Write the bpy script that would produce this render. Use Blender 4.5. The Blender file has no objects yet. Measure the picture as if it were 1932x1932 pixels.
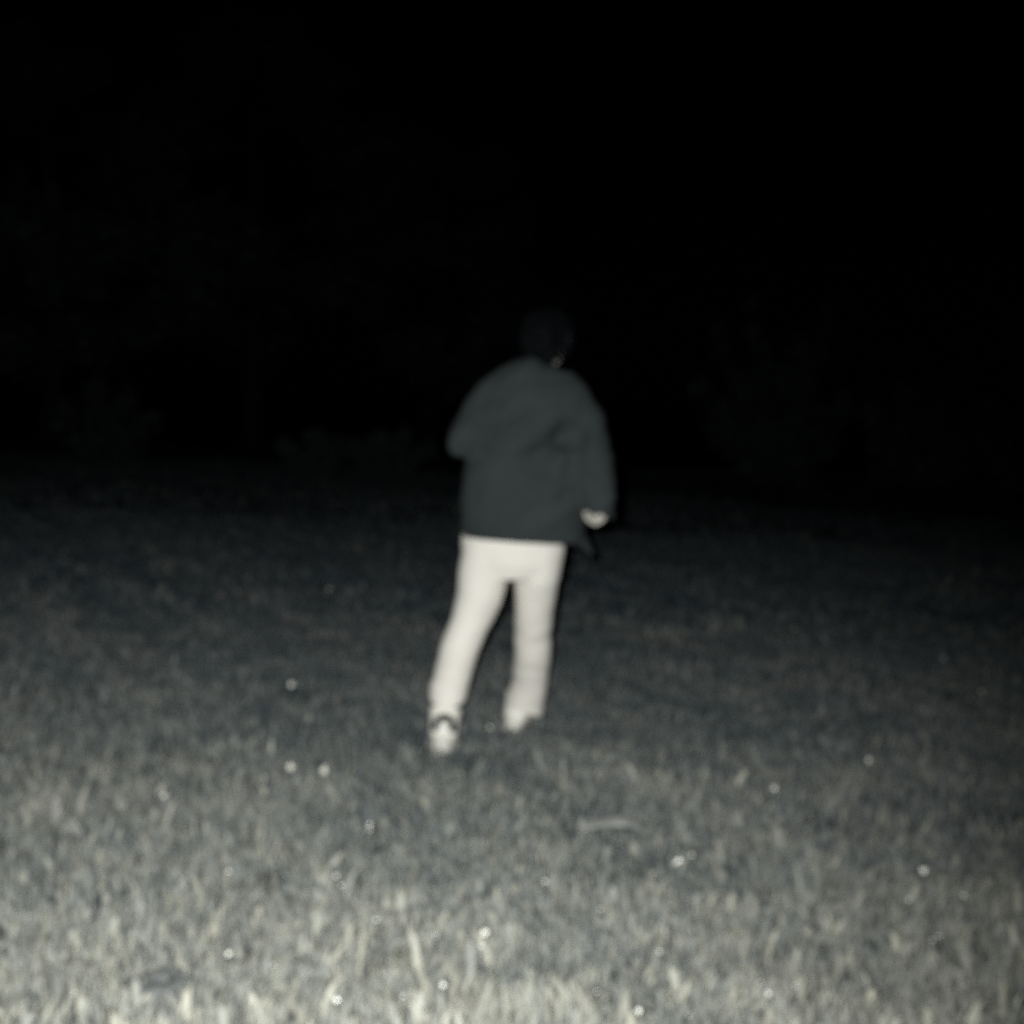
import bpy, bmesh, math, random
import numpy as np
from mathutils import Vector, Matrix, noise
from mathutils.bvhtree import BVHTree

random.seed(7)
rng = np.random.default_rng(11)
S = bpy.context.scene
C = S.collection

# ------------------------------------------------------------------ camera
CAM_Z = 1.27
FPX = 2415.0                      # focal length in pixels of a 1932-pixel-wide picture
PITCH, ROLL = math.radians(-3.7), math.radians(2.4)
cam_d = bpy.data.cameras.new('camera')
cam = bpy.data.objects.new('camera', cam_d)
C.objects.link(cam)
RM = Matrix.Rotation(math.pi / 2 + PITCH, 3, 'X') @ Matrix.Rotation(ROLL, 3, 'Z')
cam.matrix_world = Matrix.Translation((0, 0, CAM_Z)) @ RM.to_4x4()
cam_d.sensor_width = 36.0
cam_d.lens = 18.0 * FPX / 966.0
cam_d.clip_start = 0.05
cam_d.clip_end = 900
cam_d.dof.use_dof = True          # the phone focused far too close: everything is soft
cam_d.dof.focus_distance = 0.40
cam_d.dof.aperture_fstop = 12.6
S.camera = cam

# ------------------------------------------------------------------ night sky, moon, flash
w = bpy.data.worlds.new('World')
S.world = w
w.use_nodes = True
nt = w.node_tree
sky = nt.nodes.new('ShaderNodeTexSky')
sky.sky_type = 'NISHITA'
sky.sun_disc = False
sky.sun_elevation = math.radians(35)
sky.sun_rotation = math.radians(200)
nt.links.new(sky.outputs['Color'], nt.nodes['Background'].inputs['Color'])
nt.nodes['Background'].inputs['Strength'].default_value = 0.00003
moon_d = bpy.data.lights.new('moon', 'SUN')
moon_d.energy = 0.0008
moon_d.angle = math.radians(0.5)
moon_d.color = (0.8, 0.9, 1.0)
moon = bpy.data.objects.new('moon', moon_d)
moon.rotation_euler = (math.radians(55), 0, math.radians(20))
C.objects.link(moon)

FLASH = Vector((-0.06, 0.0, CAM_Z + 0.05))    # the phone's own flash, beside the lens
fl_d = bpy.data.lights.new('phone_flash', 'SPOT')
fl_d.energy = 1060
fl_d.color = (0.92, 1.0, 1.02)
fl_d.shadow_soft_size = 0.006
fl_d.spot_size = math.radians(86)
fl_d.spot_blend = 1.0
fl = bpy.data.objects.new('phone_flash', fl_d)
fl.location = FLASH
fl.rotation_euler = (Vector((-1.05, 5.0, -0.1)) - FLASH).to_track_quat('-Z', 'Y').to_euler()
C.objects.link(fl)

S.view_settings.view_transform = 'Standard'
S.view_settings.look = 'None'
S.view_settings.gamma = 1.0
S.view_settings.exposure = 0.0
S.view_settings.use_curve_mapping = False
S.cycles.use_denoising = False    # keep the sensor-like grain of a high-ISO night picture
S.cycles.max_bounces = 5

# ------------------------------------------------------------------ helpers
def ray(u, v):
    return RM @ Vector(((u - 966) / FPX, -(v - 966) / FPX, -1.0))

def at(u, v, y):
    """world point that shows at (u, v) of the 1932-pixel picture at distance y"""
    d = ray(u, v)
    return Vector((0, 0, CAM_Z)) + d * (y / d.y)

def on_level(u, v, z=0.0):
    d = ray(u, v)
    return Vector((0, 0, CAM_Z)) + d * ((z - CAM_Z) / d.z)

def horizon_v(u):
    d = 966 - FPX * math.tan(-PITCH) + (u - 966) * math.tan(ROLL)
    return d

def tag(o, label=None, cat=None, group=None, kind=None):
    if label: o['label'] = label
    if cat: o['category'] = cat
    if group: o['group'] = group
    if kind: o['kind'] = kind
    return o

def empty(name, loc):
    o = bpy.data.objects.new(name, None)
    o.location = loc
    o.empty_display_size = 0.2
    C.objects.link(o)
    return o

def link_mesh(name, me, mats, parent=None, smooth=True):
    o = bpy.data.objects.new(name, me)
    for m in (mats if isinstance(mats, (list, tuple)) else [mats]):
        me.materials.append(m)
    if smooth:
        me.polygons.foreach_set('use_smooth', [True] * len(me.polygons))
    C.objects.link(o)
    if parent:
        o.parent = parent
        o.matrix_parent_inverse = Matrix.Translation(-world_loc(parent))
    return o

def world_loc(o):
    return o.location.copy() if o.type == 'EMPTY' else Vector((0, 0, 0)) + (o.location)

def sub_part(name, me, mats, parent, root):
    """child of a part whose mesh is already in world coordinates"""
    o = bpy.data.objects.new(name, me)
    for m in (mats if isinstance(mats, (list, tuple)) else [mats]):
        me.materials.append(m)
    me.polygons.foreach_set('use_smooth', [True] * len(me.polygons))
    C.objects.link(o)
    o.parent = parent
    return o

def bm_mesh(name, bm):
    me = bpy.data.meshes.new(name)
    bmesh.ops.recalc_face_normals(bm, faces=bm.faces[:])
    bm.to_mesh(me)
    bm.free()
    return me

def np_mesh(name, verts, faces_list):
    me = bpy.data.meshes.new(name)
    nv = len(verts)
    me.vertices.add(nv)
    me.vertices.foreach_set('co', np.asarray(verts, np.float32).ravel())
    loops = np.concatenate([f.ravel() for f in faces_list]).astype(np.int32)
    tot = np.concatenate([np.full(len(f), f.shape[1], np.int32) for f in faces_list])
    start = np.concatenate([[0], np.cumsum(tot)[:-1]]).astype(np.int32)
    me.loops.add(len(loops))
    me.loops.foreach_set('vertex_index', loops)
    me.polygons.add(len(tot))
    me.polygons.foreach_set('loop_start', start)
    me.polygons.foreach_set('loop_total', tot)
    me.update(calc_edges=True)
    return me

def tube(bm, pts, radii, n=16, ref=Vector((1, 0, 0)), cap=True):
    """lofted closed limb: pts with radius or (across, along) radii"""
    pts = [Vector(p) for p in pts]
    rings = []
    for i, p in enumerate(pts):
        a, b = pts[max(0, i - 1)], pts[min(len(pts) - 1, i + 1)]
        t = (b - a).normalized()
        s = (ref - t * ref.dot(t)).normalized()
        q = t.cross(s)
        r = radii[i]
        ra, rb = r if isinstance(r, (tuple, list)) else (r, r)
        rings.append([bm.verts.new(p + s * (ra * math.cos(k * 2 * math.pi / n)) + q * (rb * math.sin(k * 2 * math.pi / n))) for k in range(n)])
    for r0, r1 in zip(rings, rings[1:]):
        for k in range(n):
            bm.faces.new((r0[k], r0[(k + 1) % n], r1[(k + 1) % n], r1[k]))
    if cap:
        for ring, sgn in ((rings[0], -1), (rings[-1], 1)):
            c = sum((v.co for v in ring), Vector()) / n
            t = ((pts[1] - pts[0]) if sgn < 0 else (pts[-1] - pts[-2])).normalized() * sgn
            rr = min((v.co - c).length for v in ring)
            v = bm.verts.new(c + t * rr * (0.55 if cap == 'round' else 0.0))
            for k in range(n):
                bm.faces.new((ring[k], ring[(k + 1) % n], v))
    return rings

def ball(bm, c, rad, rot=None, seg=20):
    m = Matrix.Translation(c) @ (rot.to_4x4() if rot else Matrix.Identity(4)) @ Matrix.Diagonal((*rad, 1))
    bmesh.ops.create_uvsphere(bm, u_segments=seg, v_segments=seg // 2 + 2, radius=1.0, matrix=m)

def voxel(bm, size, smooth=3):
    """one continuous surface out of overlapping closed shapes"""
    bmesh.ops.recalc_face_normals(bm, faces=bm.faces[:])
    me = bpy.data.meshes.new('tmp')
    bm.to_mesh(me)
    bm.free()
    o = bpy.data.objects.new('tmp', me)
    C.objects.link(o)
    r = o.modifiers.new('r', 'REMESH')
    r.mode = 'VOXEL'
    r.voxel_size = size
    sm = o.modifiers.new('s', 'SMOOTH')
    sm.factor = 0.5
    sm.iterations = smooth
    dg = bpy.context.evaluated_depsgraph_get()
    out = bpy.data.meshes.new_from_object(o.evaluated_get(dg))
    bpy.data.objects.remove(o)
    bpy.data.meshes.remove(me)
    b2 = bmesh.new()
    b2.from_mesh(out)
    bpy.data.meshes.remove(out)
    return b2

def cut(bm, co, no, near=None):
    """open a hem or a cuff: everything beyond the plane goes"""
    fs = [f for f in bm.faces if near is None or (f.calc_center_median() - near[0]).length < near[1]]
    geom = set(fs)
    for f in fs:
        geom.update(f.verts); geom.update(f.edges)
    bmesh.ops.bisect_plane(bm, geom=list(geom), plane_co=co, plane_no=no, clear_outer=True)

def thicken(o, t):
    m = o.modifiers.new('cloth', 'SOLIDIFY')
    m.thickness = t
    m.offset = -1

def mat(name, build):
    m = bpy.data.materials.new(name)
    m.use_nodes = True
    n = m.node_tree.nodes
    b = n['Principled BSDF']
    build(m.node_tree, n, b)
    return m

def noise_col(t, n, c1, c2, scale, detail=4, dist=0.0, coord='Object', stretch=None):
    tc = n.new('ShaderNodeTexCoord')
    tx = n.new('ShaderNodeTexNoise')
    tx.inputs['Scale'].default_value = scale
    tx.inputs['Detail'].default_value = detail
    tx.inputs['Distortion'].default_value = dist
    if stretch:
        mp = n.new('ShaderNodeMapping')
        mp.inputs['Scale'].default_value = stretch
        t.links.new(tc.outputs[coord], mp.inputs['Vector'])
        t.links.new(mp.outputs['Vector'], tx.inputs['Vector'])
    else:
        t.links.new(tc.outputs[coord], tx.inputs['Vector'])
    rp = n.new('ShaderNodeValToRGB')
    rp.color_ramp.elements[0].position = 0.3
    rp.color_ramp.elements[1].position = 0.7
    rp.color_ramp.elements[0].color = (*c1, 1)
    rp.color_ramp.elements[1].color = (*c2, 1)
    t.links.new(tx.outputs['Fac'], rp.inputs['Fac'])
    return tx, rp

def cloth(name, c1, c2, scale, rough=0.95, sheen=0.0, bump=0.15, weave=420):
    def f(t, n, b):
        _, rp = noise_col(t, n, c1, c2, scale)
        t.links.new(rp.outputs['Color'], b.inputs['Base Color'])
        b.inputs['Roughness'].default_value = rough
        b.inputs['Diffuse Roughness'].default_value = 0.1
        b.inputs['Specular IOR Level'].default_value = 0.15
        b.inputs['Sheen Weight'].default_value = sheen
        tc = n.new('ShaderNodeTexCoord')
        tx = n.new('ShaderNodeTexNoise')
        tx.inputs['Scale'].default_value = weave
        t.links.new(tc.outputs['Object'], tx.inputs['Vector'])
        bp = n.new('ShaderNodeBump')
        bp.inputs['Strength'].default_value = bump
        bp.inputs['Distance'].default_value = 0.002
        t.links.new(tx.outputs['Fac'], bp.inputs['Height'])
        t.links.new(bp.outputs['Normal'], b.inputs['Normal'])
    return mat(name, f)

def plain(name, col, rough=0.6, spec=0.3, var=0.25, scale=30.0):
    def f(t, n, b):
        c1 = tuple(x * (1 - var) for x in col)
        c2 = tuple(x * (1 + var) for x in col)
        _, rp = noise_col(t, n, c1, c2, scale)
        t.links.new(rp.outputs['Color'], b.inputs['Base Color'])
        b.inputs['Roughness'].default_value = rough
        b.inputs['Specular IOR Level'].default_value = spec
    return mat(name, f)

def tinted(name, dark, pale, rough, spec, mid=None):
    """colour of each blade or leaf from its own 'tint' value"""
    def f(t, n, b):
        a = n.new('ShaderNodeAttribute')
        a.attribute_name = 'tint'
        rp = n.new('ShaderNodeValToRGB')
        rp.color_ramp.elements[0].color = (*dark, 1)
        rp.color_ramp.elements[1].color = (*pale, 1)
        if mid:
            e = rp.color_ramp.elements.new(0.35)
            e.color = (*mid, 1)
        t.links.new(a.outputs['Fac'], rp.inputs['Fac'])
        t.links.new(rp.outputs['Color'], b.inputs['Base Color'])
        b.inputs['Roughness'].default_value = rough
        b.inputs['Specular IOR Level'].default_value = spec
    return mat(name, f)

M = dict(
    jacket=cloth('jacket_cloth', (0.030, 0.034, 0.033), (0.038, 0.043, 0.042), 7.0),
    collar=cloth('jacket_collar', (0.036, 0.042, 0.043), (0.044, 0.052, 0.053), 20.0),
    trousers=cloth('trouser_cloth', (0.76, 0.685, 0.60), (0.82, 0.745, 0.655), 9.0),
    skin=plain('skin', (0.56, 0.50, 0.42), 0.5, 0.35, 0.08, 25),
    hair=plain('hair_dark', (0.0032, 0.0034, 0.004), 0.6, 0.04, 0.4, 60),
    shoe=plain('shoe_leather', (0.82, 0.75, 0.65), 0.5, 0.35, 0.05, 18),
    sole=plain('shoe_sole', (0.68, 0.63, 0.55), 0.7, 0.25, 0.15, 40),
    emblem=plain('shoe_emblem', (0.012, 0.013, 0.014), 0.6, 0.3, 0.1, 40),
    sock=plain('sock', (0.86, 0.80, 0.70), 0.9, 0.1, 0.04, 40),
    soil=plain('soil', (0.080, 0.087, 0.088), 0.95, 0.1, 0.3, 6),
    bark=plain('bark', (0.035, 0.036, 0.035), 0.9, 0.2, 0.4, 9),
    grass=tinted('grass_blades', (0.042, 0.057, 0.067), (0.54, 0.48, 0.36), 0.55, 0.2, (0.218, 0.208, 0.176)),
    leaf=tinted('tree_leaves', (0.036, 0.041, 0.041), (0.095, 0.102, 0.100), 0.55, 0.3),
    darkleaf=tinted('weed_leaves', (0.016, 0.018, 0.020), (0.04, 0.044, 0.046), 0.6, 0.2),
    paleleaf=plain('pale_leaf', (0.26, 0.25, 0.225), 0.55, 0.3, 0.15, 25),
    weed=plain('weed', (0.115, 0.115, 0.108), 0.6, 0.2, 0.3, 40),
    stem=plain('flower_stem', (0.08, 0.085, 0.078), 0.6, 0.3, 0.2, 60),
)
def petal(t, n, b):
    _, rp = noise_col(t, n, (0.74, 0.68, 0.57), (0.84, 0.78, 0.66), 90)
    t.links.new(rp.outputs['Color'], b.inputs['Base Color'])
    b.inputs['Roughness'].default_value = 0.4
    b.inputs['Coat Weight'].default_value = 1.0          # dew-wet
    b.inputs['Coat Roughness'].default_value = 0.4
M['petal'] = mat('wet_petal', petal)

# ------------------------------------------------------------------ ground
def lump(x, y):
    return 0.018 * np.sin(1.7 * x + 0.6 * y) + 0.014 * np.sin(2.9 * y - 1.1 * x + 1.3) + 0.010 * np.sin(5.3 * x + 3.9 * y + 0.4)

def ground_z(x, y):
    return lump(x, y) * np.clip((np.hypot(x, y) - 0.5) / 2.0, 0, 1)

gx = np.concatenate([-np.geomspace(400, 9, 18), np.linspace(-8, 8, 81), np.geomspace(9, 400, 18)])
gy = np.concatenate([-np.geomspace(400, 3, 10), np.linspace(-2, 16, 91), np.geomspace(18, 500, 18)])
GX, GY = np.meshgrid(gx, gy)
GZ = ground_z(GX, GY) * (np.abs(GX) < 30) * (GY < 60)
nx, ny = len(gx), len(gy)
I = np.arange(nx * ny).reshape(ny, nx)
q = np.stack([I[:-1, :-1], I[:-1, 1:], I[1:, 1:], I[1:, :-1]], -1).reshape(-1, 4)
g = link_mesh('ground', np_mesh('ground', np.stack([GX, GY, GZ], -1).reshape(-1, 3), [q]), M['soil'])
tag(g, 'dark soil of the meadow under the grass', None, None, 'structure')

# ------------------------------------------------------------------ grass: far too many blades to count
def patch(x, y, s, seed):
    a = seed * 1.7
    return (np.sin(x * s * 1.3 + y * s * 0.7 + a) + np.sin(y * s * 1.7 - x * s * 0.5 + 2 * a)
            + np.sin(x * s * 2.9 + y * s * 2.1 + 3 * a) * 0.7 + np.sin(x * s * 4.7 - y * s * 5.3 + a) * 0.5) / 3.2

FEET = []                                     # trodden spots, filled below
TUFT = 0.026
def blades(y0, y1, dens, wid, hgt, margin):
    n = int((0.43 * (y0 + y1) + 2 * margin) * (y1 - y0) * dens)
    # distances uniform over the wedge the lens sees
    y = y0 + (y1 - y0) * rng.uniform(0, 1, n)
    half_max = 0.43 * y1 + margin
    x = rng.uniform(-half_max, half_max, n)
    g_ = TUFT * max(1.0, y1 / 6.0)                # gathered into leafy tufts
    tid = rng.integers(0, max(1, n // 14), n)
    tx, ty = x[:n // 14 + 1], y[:n // 14 + 1]
    in_t = rng.uniform(0, 1, n) < 0.72
    x = np.where(in_t, tx[tid] + rng.normal(0, g_, n), x)
    y = np.where(in_t, ty[tid] + rng.normal(0, g_, n), y)
    tone = np.where(in_t, rng.normal(0, 1, n // 14 + 1)[tid], rng.normal(-0.6, 0.6, n))
    keep = np.abs(x) < 0.43 * y + margin
    x, y, tone = x[keep], y[keep], tone[keep]
    p = patch(x, y, 3.1, 1)
    keep = rng.uniform(0, 1, len(x)) < 0.80 + 0.35 * p
    return x[keep], y[keep], wid, hgt, tone[keep]

parts = [blades(1.5, 4.2, 13500, 0.0066, 0.046, 1.3), blades(4.2, 8.0, 9500, 0.0072, 0.047, 1.4),
         blades(8.0, 16.0, 3400, 0.014, 0.055, 1.6), blades(16.0, 48.0, 260, 0.018, 0.08, 2.0)]
X = np.concatenate([p[0] for p in parts])
Y = np.concatenate([p[1] for p in parts])
W = np.concatenate([np.full(len(p[0]), p[2]) for p in parts])
H = np.concatenate([np.full(len(p[0]), p[3]) for p in parts])
TONE = np.concatenate([p[4] for p in parts])
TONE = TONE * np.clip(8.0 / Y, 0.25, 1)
n = len(X)
pt = patch(X, Y, 2.2, 3)
pt2 = 0.6 * patch(X, Y, 6.5, 5) + 0.6 * patch(X, Y, 15.0, 8)
H = H * (0.55 + 0.9 * rng.beta(2, 3, n)) * (1 + 0.2 * pt + 0.12 * pt2)
broad = rng.uniform(0, 1, n) < 0.065
W = W * (0.7 + 0.7 * rng.uniform(0, 1, n)) * np.where(broad, 2.3, 1.0)
tall = rng.uniform(0, 1, n) < 0.012
H = H * np.where(tall, 1.7, 1.0) * np.where(broad, 1.5, 1.0)
tint = np.clip(0.10 + 0.03 * rng.normal(0, 1, n) + 0.065 * TONE + 0.05 * pt + 0.10 * pt2 - 0.06 * np.clip((Y - 5) / 5, 0, 1), 0.0, 1)  # last term darkens far blades, flash falloff painted into the tint
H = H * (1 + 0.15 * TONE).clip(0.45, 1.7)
near = np.clip((5.4 - Y) / 2.7, 0, 1)           # flash falloff put into the blade colour: paler towards the camera
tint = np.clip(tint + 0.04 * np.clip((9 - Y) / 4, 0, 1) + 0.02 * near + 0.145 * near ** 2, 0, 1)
dry_lit = rng.uniform(0, 1, n) < 0.005 + 0.16 * near ** 1.6 + 0.03 * pt2 + 0.08 * near * TONE  # scattered straw blades, made commoner up close to paint in the flash's brightness
trod = np.minimum(np.hypot(X + 0.27, 0.6 * (Y - 4.52)), np.hypot(X - 0.02, 0.6 * (Y - 5.08)))
H = H * np.clip(0.50 + trod / 0.7, 0.5, 1)      # pressed down round the shoes
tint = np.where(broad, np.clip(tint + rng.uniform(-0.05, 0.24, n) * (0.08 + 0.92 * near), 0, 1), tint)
tint = np.where(dry_lit, rng.uniform(0.30, 0.60, n), tint)
ang = rng.uniform(0, 2 * np.pi, n)            # which way the blade faces
lean = rng.uniform(0, 2 * np.pi, n)
bend = H * rng.beta(1.6, 2.4, n) * 0.95
Z = ground_z(X, Y) - 0.004
wx, wy = np.cos(ang) * W * 0.5, np.sin(ang) * W * 0.5
lx, ly = np.cos(lean) * bend, np.sin(lean) * bend
V = np.empty((n, 7, 3), np.float32)
for k, (f, hh, ws) in enumerate(((0.0, 0.0, 0.8), (0.16, 0.42, 1.0), (0.52, 0.78, 0.75))):
    V[:, 2 * k, 0] = X + lx * f - wx * ws; V[:, 2 * k, 1] = Y + ly * f - wy * ws; V[:, 2 * k, 2] = Z + H * hh
    V[:, 2 * k + 1, 0] = X + lx * f + wx * ws; V[:, 2 * k + 1, 1] = Y + ly * f + wy * ws; V[:, 2 * k + 1, 2] = Z + H * hh
V[:, 6, 0] = X + lx; V[:, 6, 1] = Y + ly; V[:, 6, 2] = Z + H * (0.96 - 0.25 * (bend / H) ** 2)
b = (np.arange(n) * 7)[:, None]
quads = np.concatenate([b + np.array([[0, 1, 3, 2]]), b + np.array([[2, 3, 5, 4]])])
tris = b + np.array([[4, 5, 6]])
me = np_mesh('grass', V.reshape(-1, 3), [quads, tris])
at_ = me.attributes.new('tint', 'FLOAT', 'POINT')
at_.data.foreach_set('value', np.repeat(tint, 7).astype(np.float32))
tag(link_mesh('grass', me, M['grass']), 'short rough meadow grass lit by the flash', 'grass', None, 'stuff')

# ------------------------------------------------------------------ leaf masses
def leaf_cloud(name, clumps, size, tint_mid=0.4, flat=0.0):
    """clumps: (centre, radii, count). Leaf-sized four-cornered faces, folded along the rib."""
    P, T = [], []
    for c, r, k in clumps:
        d = rng.normal(0, 1, (k, 3))
        d /= np.linalg.norm(d, axis=1)[:, None]
        rad = rng.uniform(0, 1, k) ** 0.45
        P.append(np.array(c) + d * rad[:, None] * np.array(r))
        T.append(np.clip(tint_mid + rng.normal(0, 0.22, k) + rng.normal(0, 0.12), 0, 1))
    P, T = np.concatenate(P), np.concatenate(T)
    k = len(P)
    a = rng.normal(0, 1, (k, 3)); a /= np.linalg.norm(a, axis=1)[:, None]
    bb = rng.normal(0, 1, (k, 3)); bb -= a * (a * bb).sum(1)[:, None]; bb /= np.linalg.norm(bb, axis=1)[:, None]
    nn = np.cross(a, bb)
    s = size * rng.uniform(0.6, 1.4, k)[:, None]
    V = np.stack([P - a * s, P + bb * s * 0.45 + nn * s * 0.12, P + a * s, P - bb * s * 0.45 + nn * s * 0.12], 1)
    i = (np.arange(k) * 4)[:, None]
    me = np_mesh(name, V.reshape(-1, 3), [i + np.array([[0, 1, 2]]), i + np.array([[0, 2, 3]])])
    z = me.attributes.new('tint', 'FLOAT', 'POINT')
    z.data.foreach_set('value', np.repeat(T, 4).astype(np.float32))
    return me

def tree(base, height, spread, label, n_leaf, leaf_size, low=0.25, group=None):
    root = empty('broadleaf_tree', base)
    bx, by, bz = base
    bm = bmesh.new()
    top = Vector((bx + random.uniform(-.4, .4), by, bz + height * 0.85))
    r0 = height * 0.022
    pts = [Vector(base) + (top - Vector(base)) * f + Vector((math.sin(f * 5) * 0.12, math.cos(f * 4) * .1, 0)) for f in (0, .15, .35, .6, .8, 1)]
    pts[0].z -= 0.1
    tube(bm, pts, [r0 * 1.5, r0, r0 * .85, r0 * .6, r0 * .35, r0 * .12], 10)
    clumps = []
    for k in range(16):
        f = random.uniform(low, 0.95)
        s = pts[0].lerp(top, f)
        a = k * 2.4 + random.uniform(-.4, .4)
        shape = math.sin(math.pi * min(1, (f - low) / (1 - low) * 0.85 + 0.15)) ** 0.6
        L = spread * shape * random.uniform(0.65, 1.05)
        e = s + Vector((math.cos(a) * L, math.sin(a) * L, L * random.uniform(0.15, 0.5)))
        m = s.lerp(e, .5) + Vector((0, 0, -0.06 * L))
        tube(bm, [s, m, e], [r0 * .4, r0 * .25, r0 * .06], 6)
        for q_ in range(4):
            c = s.lerp(e, random.uniform(.45, 1.08)) + Vector((random.uniform(-.5, .5), random.uniform(-.5, .5), random.uniform(-.3, .6))) * spread * .25
            r = spread * random.uniform(.14, .30)
            clumps.append((c, (r, r, r * .7), n_leaf // 64))
    link_mesh('trunk', bm_mesh('trunk', bm), M['bark'], root)
    link_mesh('crown', leaf_cloud('crown', clumps, leaf_size), M['leaf'], root, False)
    return tag(root, label, 'tree', group)

def bush(base, shoots, label, size, cat='bush', name='bush', dens=1.0):
    """several stems from one base; shoots = (dx, dy, height, clump radius)"""
    root = empty(name, base)
    bm = bmesh.new()
    clumps = []
    for dx, dy, h, r in shoots:
        e = Vector(base) + Vector((dx, dy, h))
        s = Vector(base) + Vector((dx * .15, dy * .15, -0.05))
        m = s.lerp(e, .5) + Vector((dx * .12, 0, 0))
        tube(bm, [s, m, e], [0.035, 0.022, 0.006], 6)
        for f in np.linspace(0.18, 1.0, 7):
            c = s.lerp(e, f) + Vector((random.uniform(-.3, .3), random.uniform(-.3, .3), 0)) * r
            rr = r * (1.15 - 0.6 * f) * random.uniform(.8, 1.2)
            clumps.append((c, (rr, rr, rr * 1.1), int(70 * dens)))
    link_mesh('stem', bm_mesh('stem', bm), M['bark'], root)
    link_mesh('foliage', leaf_cloud('foliage', clumps, size, 0.6), M['leaf'], root, False)
    return tag(root, label, cat)

def on_ground(u, y):
    p = at(u, 900, y)
    return (p.x, p.y, 0.0)

tree(on_ground(90, 37), 13.5, 4.6, 'tall dark leafy tree at the far left edge of the meadow', 8000, 0.17, 0.12)
tree(on_ground(470, 41), 15.5, 5.2, 'tall dark leafy tree second from the left behind the low bushes', 8000, 0.18, 0.14)
tree(on_ground(800, 46), 15.0, 4.4, 'tall dark leafy tree behind the left shoulder of the walking person', 8000, 0.18, 0.16)
bush(on_ground(1455, 30), [(-.75, 0, 4.4, .42), (1.2, .2, 4.5, .40), (-1.3, .3, 3.8, .42), (.3, -.2, 3.4, .5), (.75, .1, 3.0, .5), (-.3, .1, 3.3, .5), (-1.7, 0, 2.4, .5), (1.7, 0, 2.3, .5)],
     'large ragged shrub with tall upright shoots right of the person', 0.11, dens=1.2)
bush(on_ground(1725, 28), [(-.9, 0, 1.9, .6), (-.3, .2, 2.4, .55), (.4, 0, 2.3, .55), (1.0, .1, 1.8, .6), (1.5, 0, 1.4, .5)],
     'rounded dark bush right of the tall ragged shrub', 0.10)
bush(on_ground(1930, 26), [(-.7, 0, 2.0, .5), (0, .2, 3.1, .5), (.6, 0, 2.6, .55), (1.3, .1, 3.0, .5)],
     'dark bush cut off by the right edge of the picture', 0.10)
bush(on_ground(190, 32), [(-.9, 0, 1.3, .5), (-.2, .2, 1.9, .5), (.5, 0, 1.7, .5), (1.1, .1, 1.1, .5)],
     'waist high bush under the tall tree at far left', 0.09)
bush(on_ground(590, 29), [(-.6, 0, .75, .35), (0, .2, 1.0, .4), (.5, 0, .8, .35)],
     'low pale bush at the meadow edge, left one of two', 0.08, dens=1.3)
bush(on_ground(720, 30), [(-.7, 0, .7, .35), (-.1, .2, .95, .4), (.5, 0, 1.0, .4), (1.0, 0, .7, .35)],
     'low pale bush at the meadow edge beside the person, right one of two', 0.08, dens=1.3)

# rough dark growth where the mown meadow ends
cl = []
for k in range(420):
    f = random.uniform(0, 1)
    u = -250 + f * 2500
    yd = 36 - 14 * (1 / (1 + math.exp(-(u - 1050) / 160))) + random.uniform(0, 5)
    p = at(u, 900, yd)
    h = random.uniform(.2, .5)
    cl.append(((p.x, p.y, h * .5), (.45, .45, h * .6), 60))
tag(link_mesh('undergrowth', leaf_cloud('undergrowth', cl, 0.09, 0.15), M['darkleaf'], None, False),
    'dark tangled undergrowth along the far edge of the meadow', 'undergrowth', None, 'stuff')

# ------------------------------------------------------------------ the walking person
person = empty('person', at(930, 1420, 5.0) * 1.0)
person.location.z = 0.0
tag(person, 'person seen from behind striding across the grass in dark jacket and pale trousers', 'person')
PX = 5.0 / FPX                       # metres per pixel at the person

L_HIP, R_HIP = at(922, 1030, 5.06), at(1010, 1030, 5.06)
L_KNEE, R_KNEE = at(876, 1205, 4.99), at(1003, 1205, 5.22)
L_ANK, R_ANK = at(836, 1346, 4.87), at(978, 1332, 5.37)
NECK = at(1022, 692, 5.10)
HEADC = at(1033, 641, 5.14)
L_SH, R_SH = at(925, 762, 5.08), at(1092, 762, 5.08)
L_EL, R_EL = at(884, 832, 4.98), at(1121, 880, 4.99)
L_WR, R_WR = at(925, 800, 5.26), at(1147, 939, 5.02)
SPINE = [at(966, 1040, 5.07), at(975, 980, 5.07), at(990, 890, 5.05), at(1003, 800, 5.05), at(1014, 735, 5.07), at(1022, 700, 5.09)]

def hand(bm, wr, d, pn, thumb):
    d = d.normalized(); pn = (pn - d * pn.dot(d)).normalized()
    l = d.cross(pn) * thumb          # towards the thumb
    tube(bm, [wr - d * .02, wr + d * .015, wr + d * .05, wr + d * .088], [(.026, .019), (.028, .016), (.036, .014), (.037, .012)], 14, l, 'round')
    for k, (o, L, r) in enumerate(((.030, .92, .0088), (.010, 1.0, .0090), (-.0105, .94, .0086), (-.0305, .76, .0076))):
        p = wr + d * (.080 - (0.006 if k == 3 else 0)) + l * o
        pts, rad = [p], [r * 1.05]
        a = 0.0
        for s_, bnd in ((.043, .75 + .08 * k), (.027, .95), (.021, .55)):
            a += bnd
            p = p + (d * math.cos(a) + pn * math.sin(a)) * s_ * L
            pts.append(p); rad.append(r * (.97 if s_ > .04 else .88))
        rad[-1] = r * .72
        tube(bm, pts, rad, 10, l, 'round')
    p = wr + d * .022 + l * .022 + pn * .004
    pts = [p]
    for v_, s_ in ((d * .62 + l * .68 + pn * .35, .040), (d * .78 + l * .18 + pn * .6, .032), (d * .7 - l * .2 + pn * .65, .024)):
        p = p + v_.normalized() * s_
        pts.append(p)
    tube(bm, pts, [.0135, .0115, .0098, .0075], 10, l, 'round')

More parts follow.
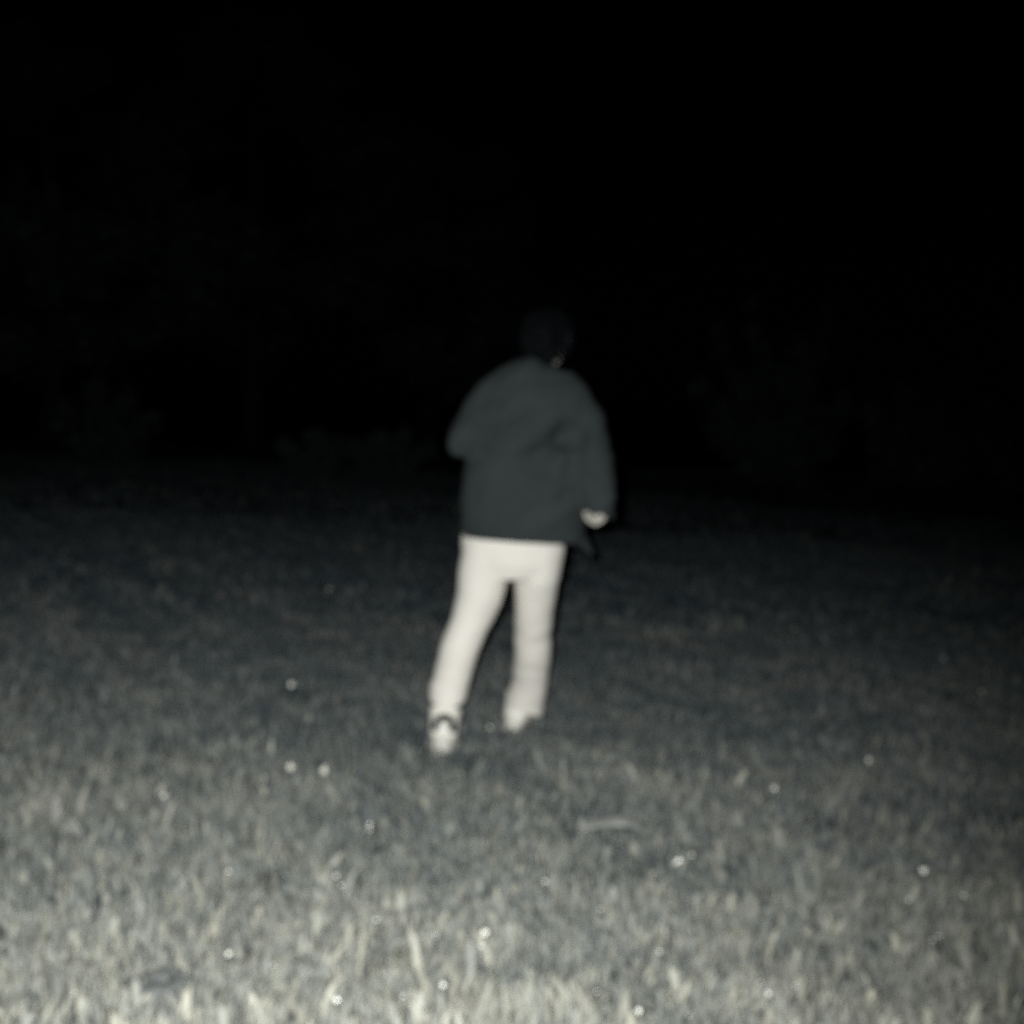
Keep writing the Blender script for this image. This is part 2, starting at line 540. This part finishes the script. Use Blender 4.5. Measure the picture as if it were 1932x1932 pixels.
# head frame: turned a little to the right
YAW = math.radians(22)
hf = Vector((math.sin(YAW), math.cos(YAW), -0.05)).normalized()
lean_up = (HEADC - NECK); lean_up = (Vector((0.09, 0.06, 1))).normalized()
hr = hf.cross(lean_up).normalized()
hu = hr.cross(hf).normalized()
def H3(r, f, u): return HEADC + hr * r + hf * f + hu * u
HROT = Matrix((hr, hf, hu)).transposed()

bm = bmesh.new()
ball(bm, H3(0, -.012, .012), (.074, .094, .092), HROT)
ball(bm, H3(0, .028, -.045), (.058, .066, .068), HROT)
ball(bm, H3(0, .058, -.088), (.030, .026, .022), HROT, 12)                 # chin
tube(bm, [H3(0, .086, .012), H3(0, .100, -.012), H3(0, .112, -.030), H3(0, .098, -.040)], [.008, .010, .013, .012], 10, hr, 'round')  # nose
for s_ in (-1, 1):
    ball(bm, H3(.031 * s_, .080, .026), (.022, .010, .007), HROT, 12)      # brow
    ball(bm, H3(.031 * s_, .072, .006), (.013, .013, .011), HROT, 12)      # eye
    ball(bm, H3(.040 * s_, .064, -.030), (.020, .018, .016), HROT, 12)     # cheek
    tube(bm, [H3(.074 * s_, -.004, .020), H3(.086 * s_, -.012, .024), H3(.089 * s_, -.018, .000), H3(.080 * s_, -.004, -.034), H3(.072 * s_, .002, -.036)],
         [.007, .009, .010, .008, .006], 10, hf, 'round')                  # ear
    ball(bm, H3(.077 * s_, -.004, -.004), (.010, .014, .026), HROT, 12)
ball(bm, H3(0, .092, -.060), (.024, .008, .0055), HROT, 12)                # upper lip
ball(bm, H3(0, .090, -.071), (.021, .008, .0060), HROT, 12)                # lower lip
tube(bm, [H3(0, -.020, -.05), HEADC.lerp(NECK, .62), NECK, SPINE[-2]], [.058, .056, .062, .085], 18, hr)
tube(bm, [p + Vector((0, .055, 0)) for p in SPINE[:-1]] + [SPINE[-1]], [(.150, .085), (.140, .070), (.140, .060), (.160, .060), (.140, .07), (.062, .055)], 20)
for hip, kn, an in ((L_HIP, L_KNEE, L_ANK), (R_HIP, R_KNEE, R_ANK)):
    tube(bm, [hip + Vector((0, 0, .04)), hip.lerp(kn, .3), hip.lerp(kn, .75), kn, kn.lerp(an, .3) + Vector((0, -.02, 0)), kn.lerp(an, .75), an],
         [.075, .072, .055, .048, .050, .038, .034], 14, Vector((1, 0, 0)), 'round')
for sh, el, wr in ((L_SH, L_EL, L_WR), (R_SH, R_EL, R_WR)):
    tube(bm, [sh, sh.lerp(el, .4), el], [.050, .042, .038], 12, Vector((0, 1, 0)), 'round')
    tube(bm, [el, el.lerp(wr, .3), wr], [.041, .042, .028], 12, Vector((1, 0, 0)), 'round')
hand(bm, R_WR, Vector((-.30, .15, -.92)), Vector((-.92, -.38, .0)), -1)
hand(bm, L_WR, Vector((.45, .85, .10)), Vector((.8, -.4, -.2)), 1)
bm = voxel(bm, 0.0042, 2)
link_mesh('body', bm_mesh('body', bm), M['skin'], person)

# ---- hair: a cap grown from the scalp plus loose locks
bm = bmesh.new()
def scalp(az, el, off):
    d = Vector((math.cos(el) * math.sin(az), -math.cos(el) * math.cos(az), math.sin(el)))     # az 0 = back of head
    return H3(d.x * (.078 + off), -.012 + d.y * (.098 + off), .010 + d.z * (.096 + off))
NA, NE = 56, 30
grid = []
for j in range(NE + 1):
    row = []
    for i in range(NA):
        az = 2 * math.pi * i / NA
        front = max(0.0, -math.cos(az))
        side = abs(math.sin(az))
        lo = math.radians(-62 + 48 * front + 28 * front * front + 34 * side * (1 if math.cos(az) < .35 else .35))
        el = lo + (math.pi / 2 - lo) * j / NE
        p = scalp(az, el, 0.016)
        nz = noise.noise(p * 38) * .010 + noise.noise(p * 90) * .006
        tip = 0.35 if j == 0 else (0.7 if j == 1 else 1.0)
        row.append(bm.verts.new(scalp(az, el, 0.018 * tip + nz)))
    grid.append(row)
for j in range(NE):
    for i in range(NA):
        bm.faces.new((grid[j][i], grid[j][(i + 1) % NA], grid[j + 1][(i + 1) % NA], grid[j + 1][i]))
inner = []
for i in range(NA):
    inner.append(bm.verts.new(grid[0][i].co.lerp(H3(0, -.01, -.02), .18)))
for i in range(NA):
    bm.faces.new((grid[0][i], inner[i], inner[(i + 1) % NA], grid[0][(i + 1) % NA]))
tube(bm, [H3(0, -.070, .0), H3(.009, -.074, -.045), H3(.012, -.068, -.085), H3(.010, -.058, -.130)], [(.060, .03), (.066, .032), (.060, .030), (.040, .022)], 20, hr, 'round')
whorl = scalp(0.45, 1.0, .02)
for k in range(3000):
    az = random.uniform(0, 2 * math.pi)
    front = max(0.0, -math.cos(az))
    lo = -60 + 48 * front + 28 * front * front + 30 * abs(math.sin(az)) * (1 if math.cos(az) < .35 else .35)
    el = math.radians(lo + 2 + (86 - lo) * random.uniform(0, 1) ** 1.15)
    p = scalp(az, el, .012)
    out = (p - H3(0, -.012, .01)).normalized()
    if k > 2300:                                   # the short hair of the nape
        p = H3(random.uniform(-.045, .046), -.098 + .02 * random.random(), random.uniform(-.115, -.03))
        out = -hf
    flow = (p - whorl); flow = flow - out * flow.dot(out)
    flow = flow.normalized() if flow.length > 1e-4 else hr
    flow = (flow + hr * random.uniform(-.5, .5) - hu * .45).normalized()
    L = random.uniform(.018, .040)
    r = random.uniform(.0016, .0030)
    tube(bm, [p, p + out * .010 + flow * L * .45, p + out * random.uniform(.004, .014) + flow * L], [r, r * .9, r * .15], 4, out.cross(flow), False)
link_mesh('hair', bm_mesh('hair', bm), M['hair'], person)

# ---- trousers
bm = bmesh.new()
tube(bm, [at(966, 985, 5.07), at(966, 1030, 5.07), at(965, 1062, 5.07), at(965, 1090, 5.07)], [(.195, .125), (.206, .135), (.198, .132), (.150, .105)], 24)
tube(bm, [at(918, 1030, 5.07), at(911, 1085, 5.06), at(903, 1130, 5.04), at(886, 1180, 5.00), at(871, 1215, 4.98), at(857, 1260, 4.94), at(846, 1300, 4.89), at(838, 1372, 4.82)],
     [(.098, .115), (.099, .112), (.091, .100), (.077, .086), (.075, .082), (.073, .080), (.072, .078), (.070, .078)], 20)
tube(bm, [at(1016, 1030, 5.07), at(1014, 1085, 5.09), at(1009, 1140, 5.14), at(1006, 1190, 5.20), at(1005, 1225, 5.23), at(1001, 1280, 5.32), at(991, 1320, 5.36), at(985, 1372, 5.37)],
     [(.104, .120), (.092, .112), (.079, .098), (.074, .086), (.075, .084), (.074, .084), (.080, .088), (.084, .092)], 20)
bm = voxel(bm, 0.008, 4)
for v in bm.verts:
    p = v.co
    a = noise.noise(Vector((p.x * 6, p.y * 6, p.z * 9))) * .006
    kl = min(abs(p.z - L_KNEE.z), abs(p.z - R_KNEE.z))
    lowz = max(0.0, 1 - abs(p.z - 0.26) / 0.14)
    a += math.sin(p.z * 95 + p.x * 22 + 2 * noise.noise(p * 9)) * .0012 * lowz
    a += math.sin(p.z * 70 - p.x * 40) * .0015 * max(0.0, 1 - kl / .1)
    v.co = p + v.normal * a
cut(bm, at(840, 1330, 4.80), Vector((-.04, .25, -1)).normalized(), (at(842, 1360, 4.84), .17))
cut(bm, at(990, 1340, 5.38), Vector((-.28, -.1, -1)).normalized(), (at(990, 1365, 5.38), .18))
tr = link_mesh('trousers', bm_mesh('trousers', bm), M['trousers'], person)
thicken(tr, .003)

# ---- jacket
bm = bmesh.new()
tube(bm, [at(1003, 686, 5.09), at(1000, 697, 5.09), at(1001, 714, 5.08), at(1006, 742, 5.07), at(1006, 785, 5.06), at(1001, 840, 5.05), at(994, 900, 5.06), at(988, 960, 5.07), at(984, 1000, 5.07), at(978, 1050, 5.08)],
     [(.062, .062), (.112, .088), (.172, .110), (.216, .138), (.240, .158), (.258, .172), (.256, .172), (.254, .172), (.243, .168), (.225, .165)], 32)
tube(bm, [at(965, 722, 5.08), at(930, 752, 5.08), at(908, 785, 5.06), at(890, 815, 5.02), at(882, 833, 5.00)], [.075, .088, .088, .082, .078], 18, Vector((0, 1, 0)), 'round')
tube(bm, [at(890, 815, 5.01), at(874, 838, 4.99), at(859, 855, 4.98)], [.080, .066, .034], 18, Vector((0, 1, 0)), 'round')
tube(bm, [at(884, 833, 4.99), at(893, 825, 5.10), at(912, 808, 5.23)], [.074, .072, .054], 18, Vector((1, 0, 0)), 'round')
tube(bm, [at(1048, 738, 5.08), at(1080, 764, 5.08), at(1098, 800, 5.05), at(1111, 850, 5.01), at(1121, 895, 4.99), at(1127, 935, 5.00), at(1134, 985, 5.03)],
     [.080, .092, .092, .086, .082, .072, .058], 20, Vector((0, 1, 0)))
# front panel blown open to the right
tube(bm, [at(1060, 985, 5.10), at(1085, 1010, 5.13), at(1101, 1028, 5.15), at(1117, 1045, 5.17)], [(.060, .080), (.042, .064), (.027, .050), (.010, .025)], 16, Vector((1, 0, 1)))
bm = voxel(bm, 0.008, 6)
A, B = at(1074, 822, 4.89), at(1000, 872, 4.88)
ab = B - A
def groove(p, a, b_, wid, dep):
    t = max(0.0, min(1.0, (p - a).dot(b_ - a) / (b_ - a).length_squared))
    c = a.lerp(b_, t)
    d = p - c
    dd = math.hypot(d.x, d.z)
    if abs(d.y) > .12: return 0
    return -dep * (1 - .6 * t) * math.exp(-(dd / wid) ** 2)
folds = [(A, B, .050, .110), (at(1090, 845, 4.9), at(1068, 905, 4.9), .022, .024), (at(930, 800, 4.9), at(1010, 770, 4.9), .026, .012),
         (at(905, 850, 4.9), at(990, 905, 4.9), .026, .012), (at(1065, 940, 4.9), at(960, 985, 4.9), .030, .014), (at(1040, 890, 4.9), at(900, 945, 4.9), .034, .012),
         (at(1115, 905, 4.9), at(1150, 925, 4.9), .018, .012), (at(1095, 800, 4.9), at(1140, 830, 4.9), .02, .010)]
for v in bm.verts:
    p = v.co
    q_ = Vector((p.x * 5 + p.z * 5, p.y * 4, (p.z - p.x * .8) * 13))
    a = noise.noise(q_) * .011 + noise.noise(q_ * 2.3) * .004
    dz = 0.0
    for (a0, b0, wd, dp) in folds:
        dz += groove(p, a0, b0, wd, dp)
    v.co = p + v.normal * (a + dz)
cut(bm, at(978, 1022, 4.95), Vector((-.02, 0, -1)).normalized(), (at(955, 1050, 5.08), .285))
cut(bm, at(1132, 969, 4.97), Vector((-.42, .05, -.9)).normalized(), (at(1134, 985, 5.03), .085))
jk = link_mesh('jacket', bm_mesh('jacket', bm), M['jacket'], person)
thicken(jk, .004)

# stand-up collar
bm = bmesh.new()
rings = tube(bm, [at(1010, 706, 5.105), at(1014, 695, 5.11), at(1016, 687, 5.115)], [(.104, .090), (.088, .080), (.080, .074)], 28, hr, False)
co = bm_mesh('collar', bm)
c_ = link_mesh('collar', co, M['collar'], person)
thicken(c_, .006)

# ---- shoes: high-topped, pale, with a dark arch on the heel
def shoe(heel, yaw, pitch, roll, mirror, marked=True):
    R = (Matrix.Rotation(-yaw, 3, 'Z') @ Matrix.Rotation(-pitch, 3, 'X') @ Matrix.Rotation(roll, 3, 'Y'))
    def T(x, y, z): return heel + R @ Vector((x * mirror, y, z))
    bm = bmesh.new()
    # upper: rings along the foot, z centre / half heights
    prof = [(.002, .030, .058, .028), (.022, .037, .062, .048), (.060, .040, .062, .050), (.105, .043, .056, .044), (.155, .048, .046, .034), (.205, .050, .040, .026), (.250, .046, .036, .020), (.282, .030, .032, .013)]
    tube(bm, [T(.006 * math.sin(y * 10), y, z) for y, hw, z, hz in prof], [(hw * 1.36, hz) for y, hw, z, hz in prof], 20, R @ Vector((1, 0, 0)), 'round')
    tube(bm, [T(0, .044, .05), T(0, .044, .10), T(0, .046, .135), T(0, .050, .160)], [(.054, .052), (.056, .051), (.060, .053), (.064, .057)], 20, R @ Vector((1, 0, 0)))
    b2 = voxel(bm, .0055, 3)
    cut(b2, T(0, .05, .156), R @ Vector((0, 0, 1)))
    bvh = BVHTree.FromBMesh(b2)
    s = link_mesh('shoe', bm_mesh('shoe', b2), M['shoe'], person)
    thicken(s, .004)
    # sole with a rounded outline
    bm = bmesh.new()
    out = [(-.034, .012), (-.040, .05), (-.041, .10), (-.049, .17), (-.052, .215), (-.046, .26), (-.026, .292), (.0, .300), (.026, .292), (.044, .26), (.050, .215), (.047, .17), (.040, .10), (.040, .05), (.034, .012), (.018, -.006), (0, -.010), (-.018, -.006)]
    layers = []
    for z, k in ((0.0, .95), (.006, 1.0), (.028, 1.0), (.033, .94)):
        lift = lambda y: 0.02 * max(0, (y - .2) / .1) ** 2
        layers.append([bm.verts.new(T(x * k, .145 + (y - .145) * k, z + lift(y))) for x, y in out])
    out = [(x * (1.34 + .22 * max(0, 1 - y / .1)), y) for x, y in out]
    m_ = len(out)
    for l0, l1 in zip(layers, layers[1:]):
        for i in range(m_):
            bm.faces.new((l0[i], l0[(i + 1) % m_], l1[(i + 1) % m_], l1[i]))
    bm.faces.new(layers[0][::-1]); bm.faces.new(layers[-1])
    # tread bars under the sole
    for k in range(7):
        y = .02 + k * .038
        m4 = Matrix.Translation(T(0, y, -.003 + 0.02 * max(0, (y - .2) / .1) ** 2)) @ R.to_4x4() @ Matrix.Diagonal((.066, .018, .006, 1))
        bmesh.ops.create_cube(bm, size=1, matrix=m4)
    sub_part('sole', bm_mesh('sole', bm), M['sole'], s, person)
    # laces across the instep
    bm = bmesh.new()
    for k in range(5):
        y = .100 + k * .020; z = .100 - k * .0095
        tube(bm, [T(-.030, y, z - .006), T(0, y + .004, z + .004), T(.030, y, z - .006)], [.003] * 3, 6, R @ Vector((0, 1, 0)))
    sub_part('lace', bm_mesh('lace', bm), M['sock'], s, person)
    if not marked:
        return s
    # arch emblem on the back of the heel and the pale tab it frames
    bm = bmesh.new()
    def back(x, z, off):
        hit = bvh.ray_cast(T(x, -.15, z), R @ Vector((0, 1, 0)))[0]
        return (hit if hit else T(x, .03, z)) - R @ Vector((0, off, 0))
    arc = [back(.031 * mirror, z, .001) for z in (.058, .070)]
    arc += [back(.031 * math.cos(math.pi * k / 12), .080 + .031 * math.sin(math.pi * k / 12), .001) for k in range(13)]
    arc += [back(-.031, z, .001) for z in (.070, .058)]
    tube(bm, arc, [(.006, .0140)] * len(arc), 8, R @ Vector((0, 1, 0)), 'round')
    sub_part('heel_emblem', bm_mesh('heel_emblem', bm), M['emblem'], s, person)
    bm = bmesh.new()
    tube(bm, [back(0, z, .001) for z in (.030, .060, .094)], [(.022, .004), (.0150, .006), (.0120, .005)], 12, R @ Vector((1, 0, 0)), 'round')
    sub_part('heel_tab', bm_mesh('heel_tab', bm), M['sock'], s, person)
    return s

shoe(at(834, 1408, 4.77), math.radians(-4), math.radians(27), math.radians(4), 1)
shoe(at(964, 1378, 5.30), math.radians(9), math.radians(6), math.radians(10), 1, False)
for sockpos, an in ((L_KNEE, L_ANK), (R_KNEE, R_ANK)):
    bm = bmesh.new()
    up = (sockpos - an).normalized()
    tube(bm, [an - up * .03, an + up * .05, an + up * .12], [.036, .037, .042], 16, Vector((1, 0, 0)))
    link_mesh('sock', bm_mesh('sock', bm), M['sock'], person)

# ------------------------------------------------------------------ small things in the grass
def flower_mesh(r, h):
    bm = bmesh.new()
    tube(bm, [Vector((0, 0, 0)), Vector((.004, .004, h * .6)), Vector((0, 0, h))], [.0016, .0013, .0012], 6)
    ns = len(bm.faces)
    # a flat-ish head tipped towards -Y
    tip = Matrix.Rotation(math.radians(62), 4, 'X')
    for k in range(9):
        a = 2 * math.pi * k / 9
        m = Matrix.Translation((0, 0, h)) @ tip @ Matrix.Rotation(a, 4, 'Z')
        pts = [(.1 * r, -.1 * r, 0), (.55 * r, -.28 * r, .05 * r), (r, 0, .10 * r), (.55 * r, .28 * r, .05 * r), (.1 * r, .1 * r, 0)]
        if random.random() < .85:
            g_ = random.uniform(.6, 1.15)
            bm.faces.new([bm.verts.new(m @ Vector(p) if p[0] < .2 * r else m @ (Vector(p) * g_)) for p in pts])
    bmesh.ops.create_uvsphere(bm, u_segments=10, v_segments=6, radius=1, matrix=Matrix.Translation((0, 0, h)) @ tip @ Matrix.Diagonal((.42 * r, .42 * r, .25 * r, 1)))
    for i, f in enumerate(bm.faces):
        f.material_index = 0 if i < ns else 1
    me = bpy.data.meshes.new('pale_flower')
    bm.to_mesh(me); bm.free()
    me.materials.append(M['stem']); me.materials.append(M['petal'])
    return me

EXTRA = [.025, .12, .55]
GROUP = 'pale flower heads scattered in the meadow grass'
marked = {
    (1750, 1642, 2): 'brightest pale flower head, alone in the darker grass at right',
    (547, 1448, 2): 'bright pale flower head, left of two level with the nearer shoe',
    (618, 1454, 2): 'bright pale flower head, nearer the shoe of two side by side',
    (1277, 1624, 2): 'pale flower head, lower left of a touching twin below the fallen leaf',
    (1292, 1613, 1): 'pale flower head, upper right of a touching twin below the fallen leaf',
    (439, 1797, 2): 'bright pale flower head above the dark weed at lower left',
    (636, 1885, 2): 'bright pale flower head at the bottom, right of the dark weed',
    (840, 1859, 2): 'bright pale flower head at the bottom centre, below the shoes',
    (302, 1499, 1): 'pale flower head farthest left among the brighter ones',
    (540, 1285, 1): 'lone pale flower head left of the shins of the person',
    (920, 1373, 1): 'faint pale flower head standing between the two shoes',
    (1447, 1476, 1): 'pale flower head up the slope right of the fallen leaf',
    (1638, 1434, 1): 'pale flower head highest on the right in the middle grass',
    (1788, 1242, 0): 'faint pale flower head, uppermost of four at the far right',
    (1870, 1265, 0): 'faint pale flower head, outermost of four at the far right',
    (1699, 1691, 1): 'pale flower head just below and left of the brightest one',
    (1823, 1689, 1): 'pale flower head just below and right of the brightest one',
    (1761, 1759, 0): 'faint pale flower head, upper of two below the brightest one',
    (1783, 1777, 0): 'faint pale flower head, lower of two below the brightest one',
}
marked.update({
    (492, 1817, 1): 'pale flower head just right of the bright one above the dark weed',
    (434, 1642, 1): 'pale flower head left of the close pair in the lower left grass',
    (618, 1652, 1): 'pale flower head, left half of the close pair in the lower left grass',
    (645, 1659, 1): 'pale flower head, right half of the close pair in the lower left grass',
    (919, 1759, 2): 'bright pale flower head, upper right of two just below the picture centre',
    (897, 1786, 1): 'pale flower head, lower left of two just below the picture centre',
    (807, 1752, 1): 'pale flower head left of the two below the picture centre',
    (697, 1734, 1): 'pale flower head lower right of the close pair at left',
    (132, 1871, 1): 'pale flower head left of the dark weed near the bottom left corner',
    (1138, 1721, 1): 'pale flower head straight below the fallen leaf in the pale grass',
    (1458, 1879, 2): 'pale flower head, lowest and brightest of three near the bottom right',
    (1418, 1853, 1): 'pale flower head, left of three near the bottom right',
    (1512, 1859, 1): 'pale flower head, right of three near the bottom right',
    (1202, 1903, 2): 'pale flower head on the bottom edge right of the middle',
    (1280, 1915, 1): 'pale flower head cut by the bottom edge, left of the group of three',
    (1114, 1851, 1): 'pale flower head near the bottom, first one right of the middle',
    (1251, 1798, 1): 'pale flower head below the touching twin right of the middle',
    (1084, 1572, 0): 'faint pale flower head by the left tip of the fallen leaf',
    (1031, 1663, 1): 'pale flower head lower left of the fallen leaf',
    (1743, 1514, 0): 'faint pale flower head above the brightest one at right',
    (1318, 1420, 0): 'faint pale flower head farther off than the fallen leaf, upper right of it',
    (1830, 1318, 0): 'faint pale flower head, lower of two touching at the far right',
    (1845, 1302, 0): 'faint pale flower head, upper of two touching at the far right',
    (980, 1477, 0): 'faint pale flower head below the farther shoe',
    (690, 1548, 1): 'pale flower head, upper of a touching twin below the nearer shoe, to its left',
    (682, 1562, 1): 'pale flower head, lower of a touching twin below the nearer shoe, to its left',
    (770, 1870, 1): 'pale flower head just left of the bright one at the bottom centre',
    (905, 1275, 0): 'faint pale flower head seen between the shins of the person',
    (630, 1110, 0): 'faint pale flower head farthest off, left of the thighs of the person',
})
for (u, v, k), lab in marked.items():
    p = on_level(u, v, .095)
    o = bpy.data.objects.new('pale_flower', flower_mesh(max(.0032, .0013 * p.y ** 2 * math.sqrt(EXTRA[k] * random.uniform(.75, 1.25))), .095))
    o.location = (p.x, p.y, 0.0)
    sp = (1.0, .8, .3)[k]
    o.rotation_euler = (random.uniform(-.4, .5) * sp, random.uniform(-.4, .4) * sp, random.uniform(-.25, .25) - math.atan2(p.x, p.y))
    C.objects.link(o)
    tag(o, lab, 'flower', GROUP)

# the pale leaf lying bent over the grass right of the person
def leaf_blade(name, a, b_, c, wid, m, label, cat):
    bm = bmesh.new()
    prev = None
    N = 12
    for i in range(N + 1):
        t = i / N
        p = a * (1 - t) ** 2 + b_ * 2 * t * (1 - t) + c * t * t
        tg = (b_ - a) * (1 - t) + (c - b_) * t
        sd = tg.cross(Vector((0, -.6, 1))).normalized()
        hw = wid * math.sin(math.pi * min(.97, .12 + .85 * t)) * .5
        row = [bm.verts.new(p - sd * hw), bm.verts.new(p - Vector((0, 0, hw * .3))), bm.verts.new(p + sd * hw)]
        if prev:
            for k in range(2):
                bm.faces.new((prev[k], prev[k + 1], row[k + 1], row[k]))
        prev = row
    o = link_mesh(name, bm_mesh(name, bm), m)
    thicken(o, .0008)
    return tag(o, label, cat)
leaf_blade('fallen_leaf', on_level(1105, 1562, .075), on_level(1190, 1530, .095), on_level(1214, 1572, .07), .050, M['paleleaf'],
           'long pale leaf bent over the grass right of the person', 'leaf')

# dark low weed, lower left
wc = on_level(306, 1868, .03)
root = empty('weed', (wc.x, wc.y, 0.0))
for k in range(11):
    a = k * 2.4
    L = random.uniform(.05, .085)
    bm = bmesh.new()
    d = Vector((math.cos(a), math.sin(a), 0)); s = Vector((-d.y, d.x, 0))
    base = Vector((wc.x, wc.y, .02))
    rows = []
    for t, wd, z in ((0, .004, .0), (.3, .016, .036), (.65, .019, .040), (.9, .011, .030), (1, .002, .016)):
        p = base + d * L * t + Vector((0, 0, z))
        rows.append([bm.verts.new(p - s * wd), bm.verts.new(p - Vector((0, 0, .003))), bm.verts.new(p + s * wd)])
    for r0, r1 in zip(rows, rows[1:]):
        for j in range(2):
            bm.faces.new((r0[j], r0[j + 1], r1[j + 1], r1[j]))
    link_mesh('leaf', bm_mesh('leaf', bm), M['weed'], root)
tag(root, 'low dark leafy weed in the bright grass at lower left', 'weed')
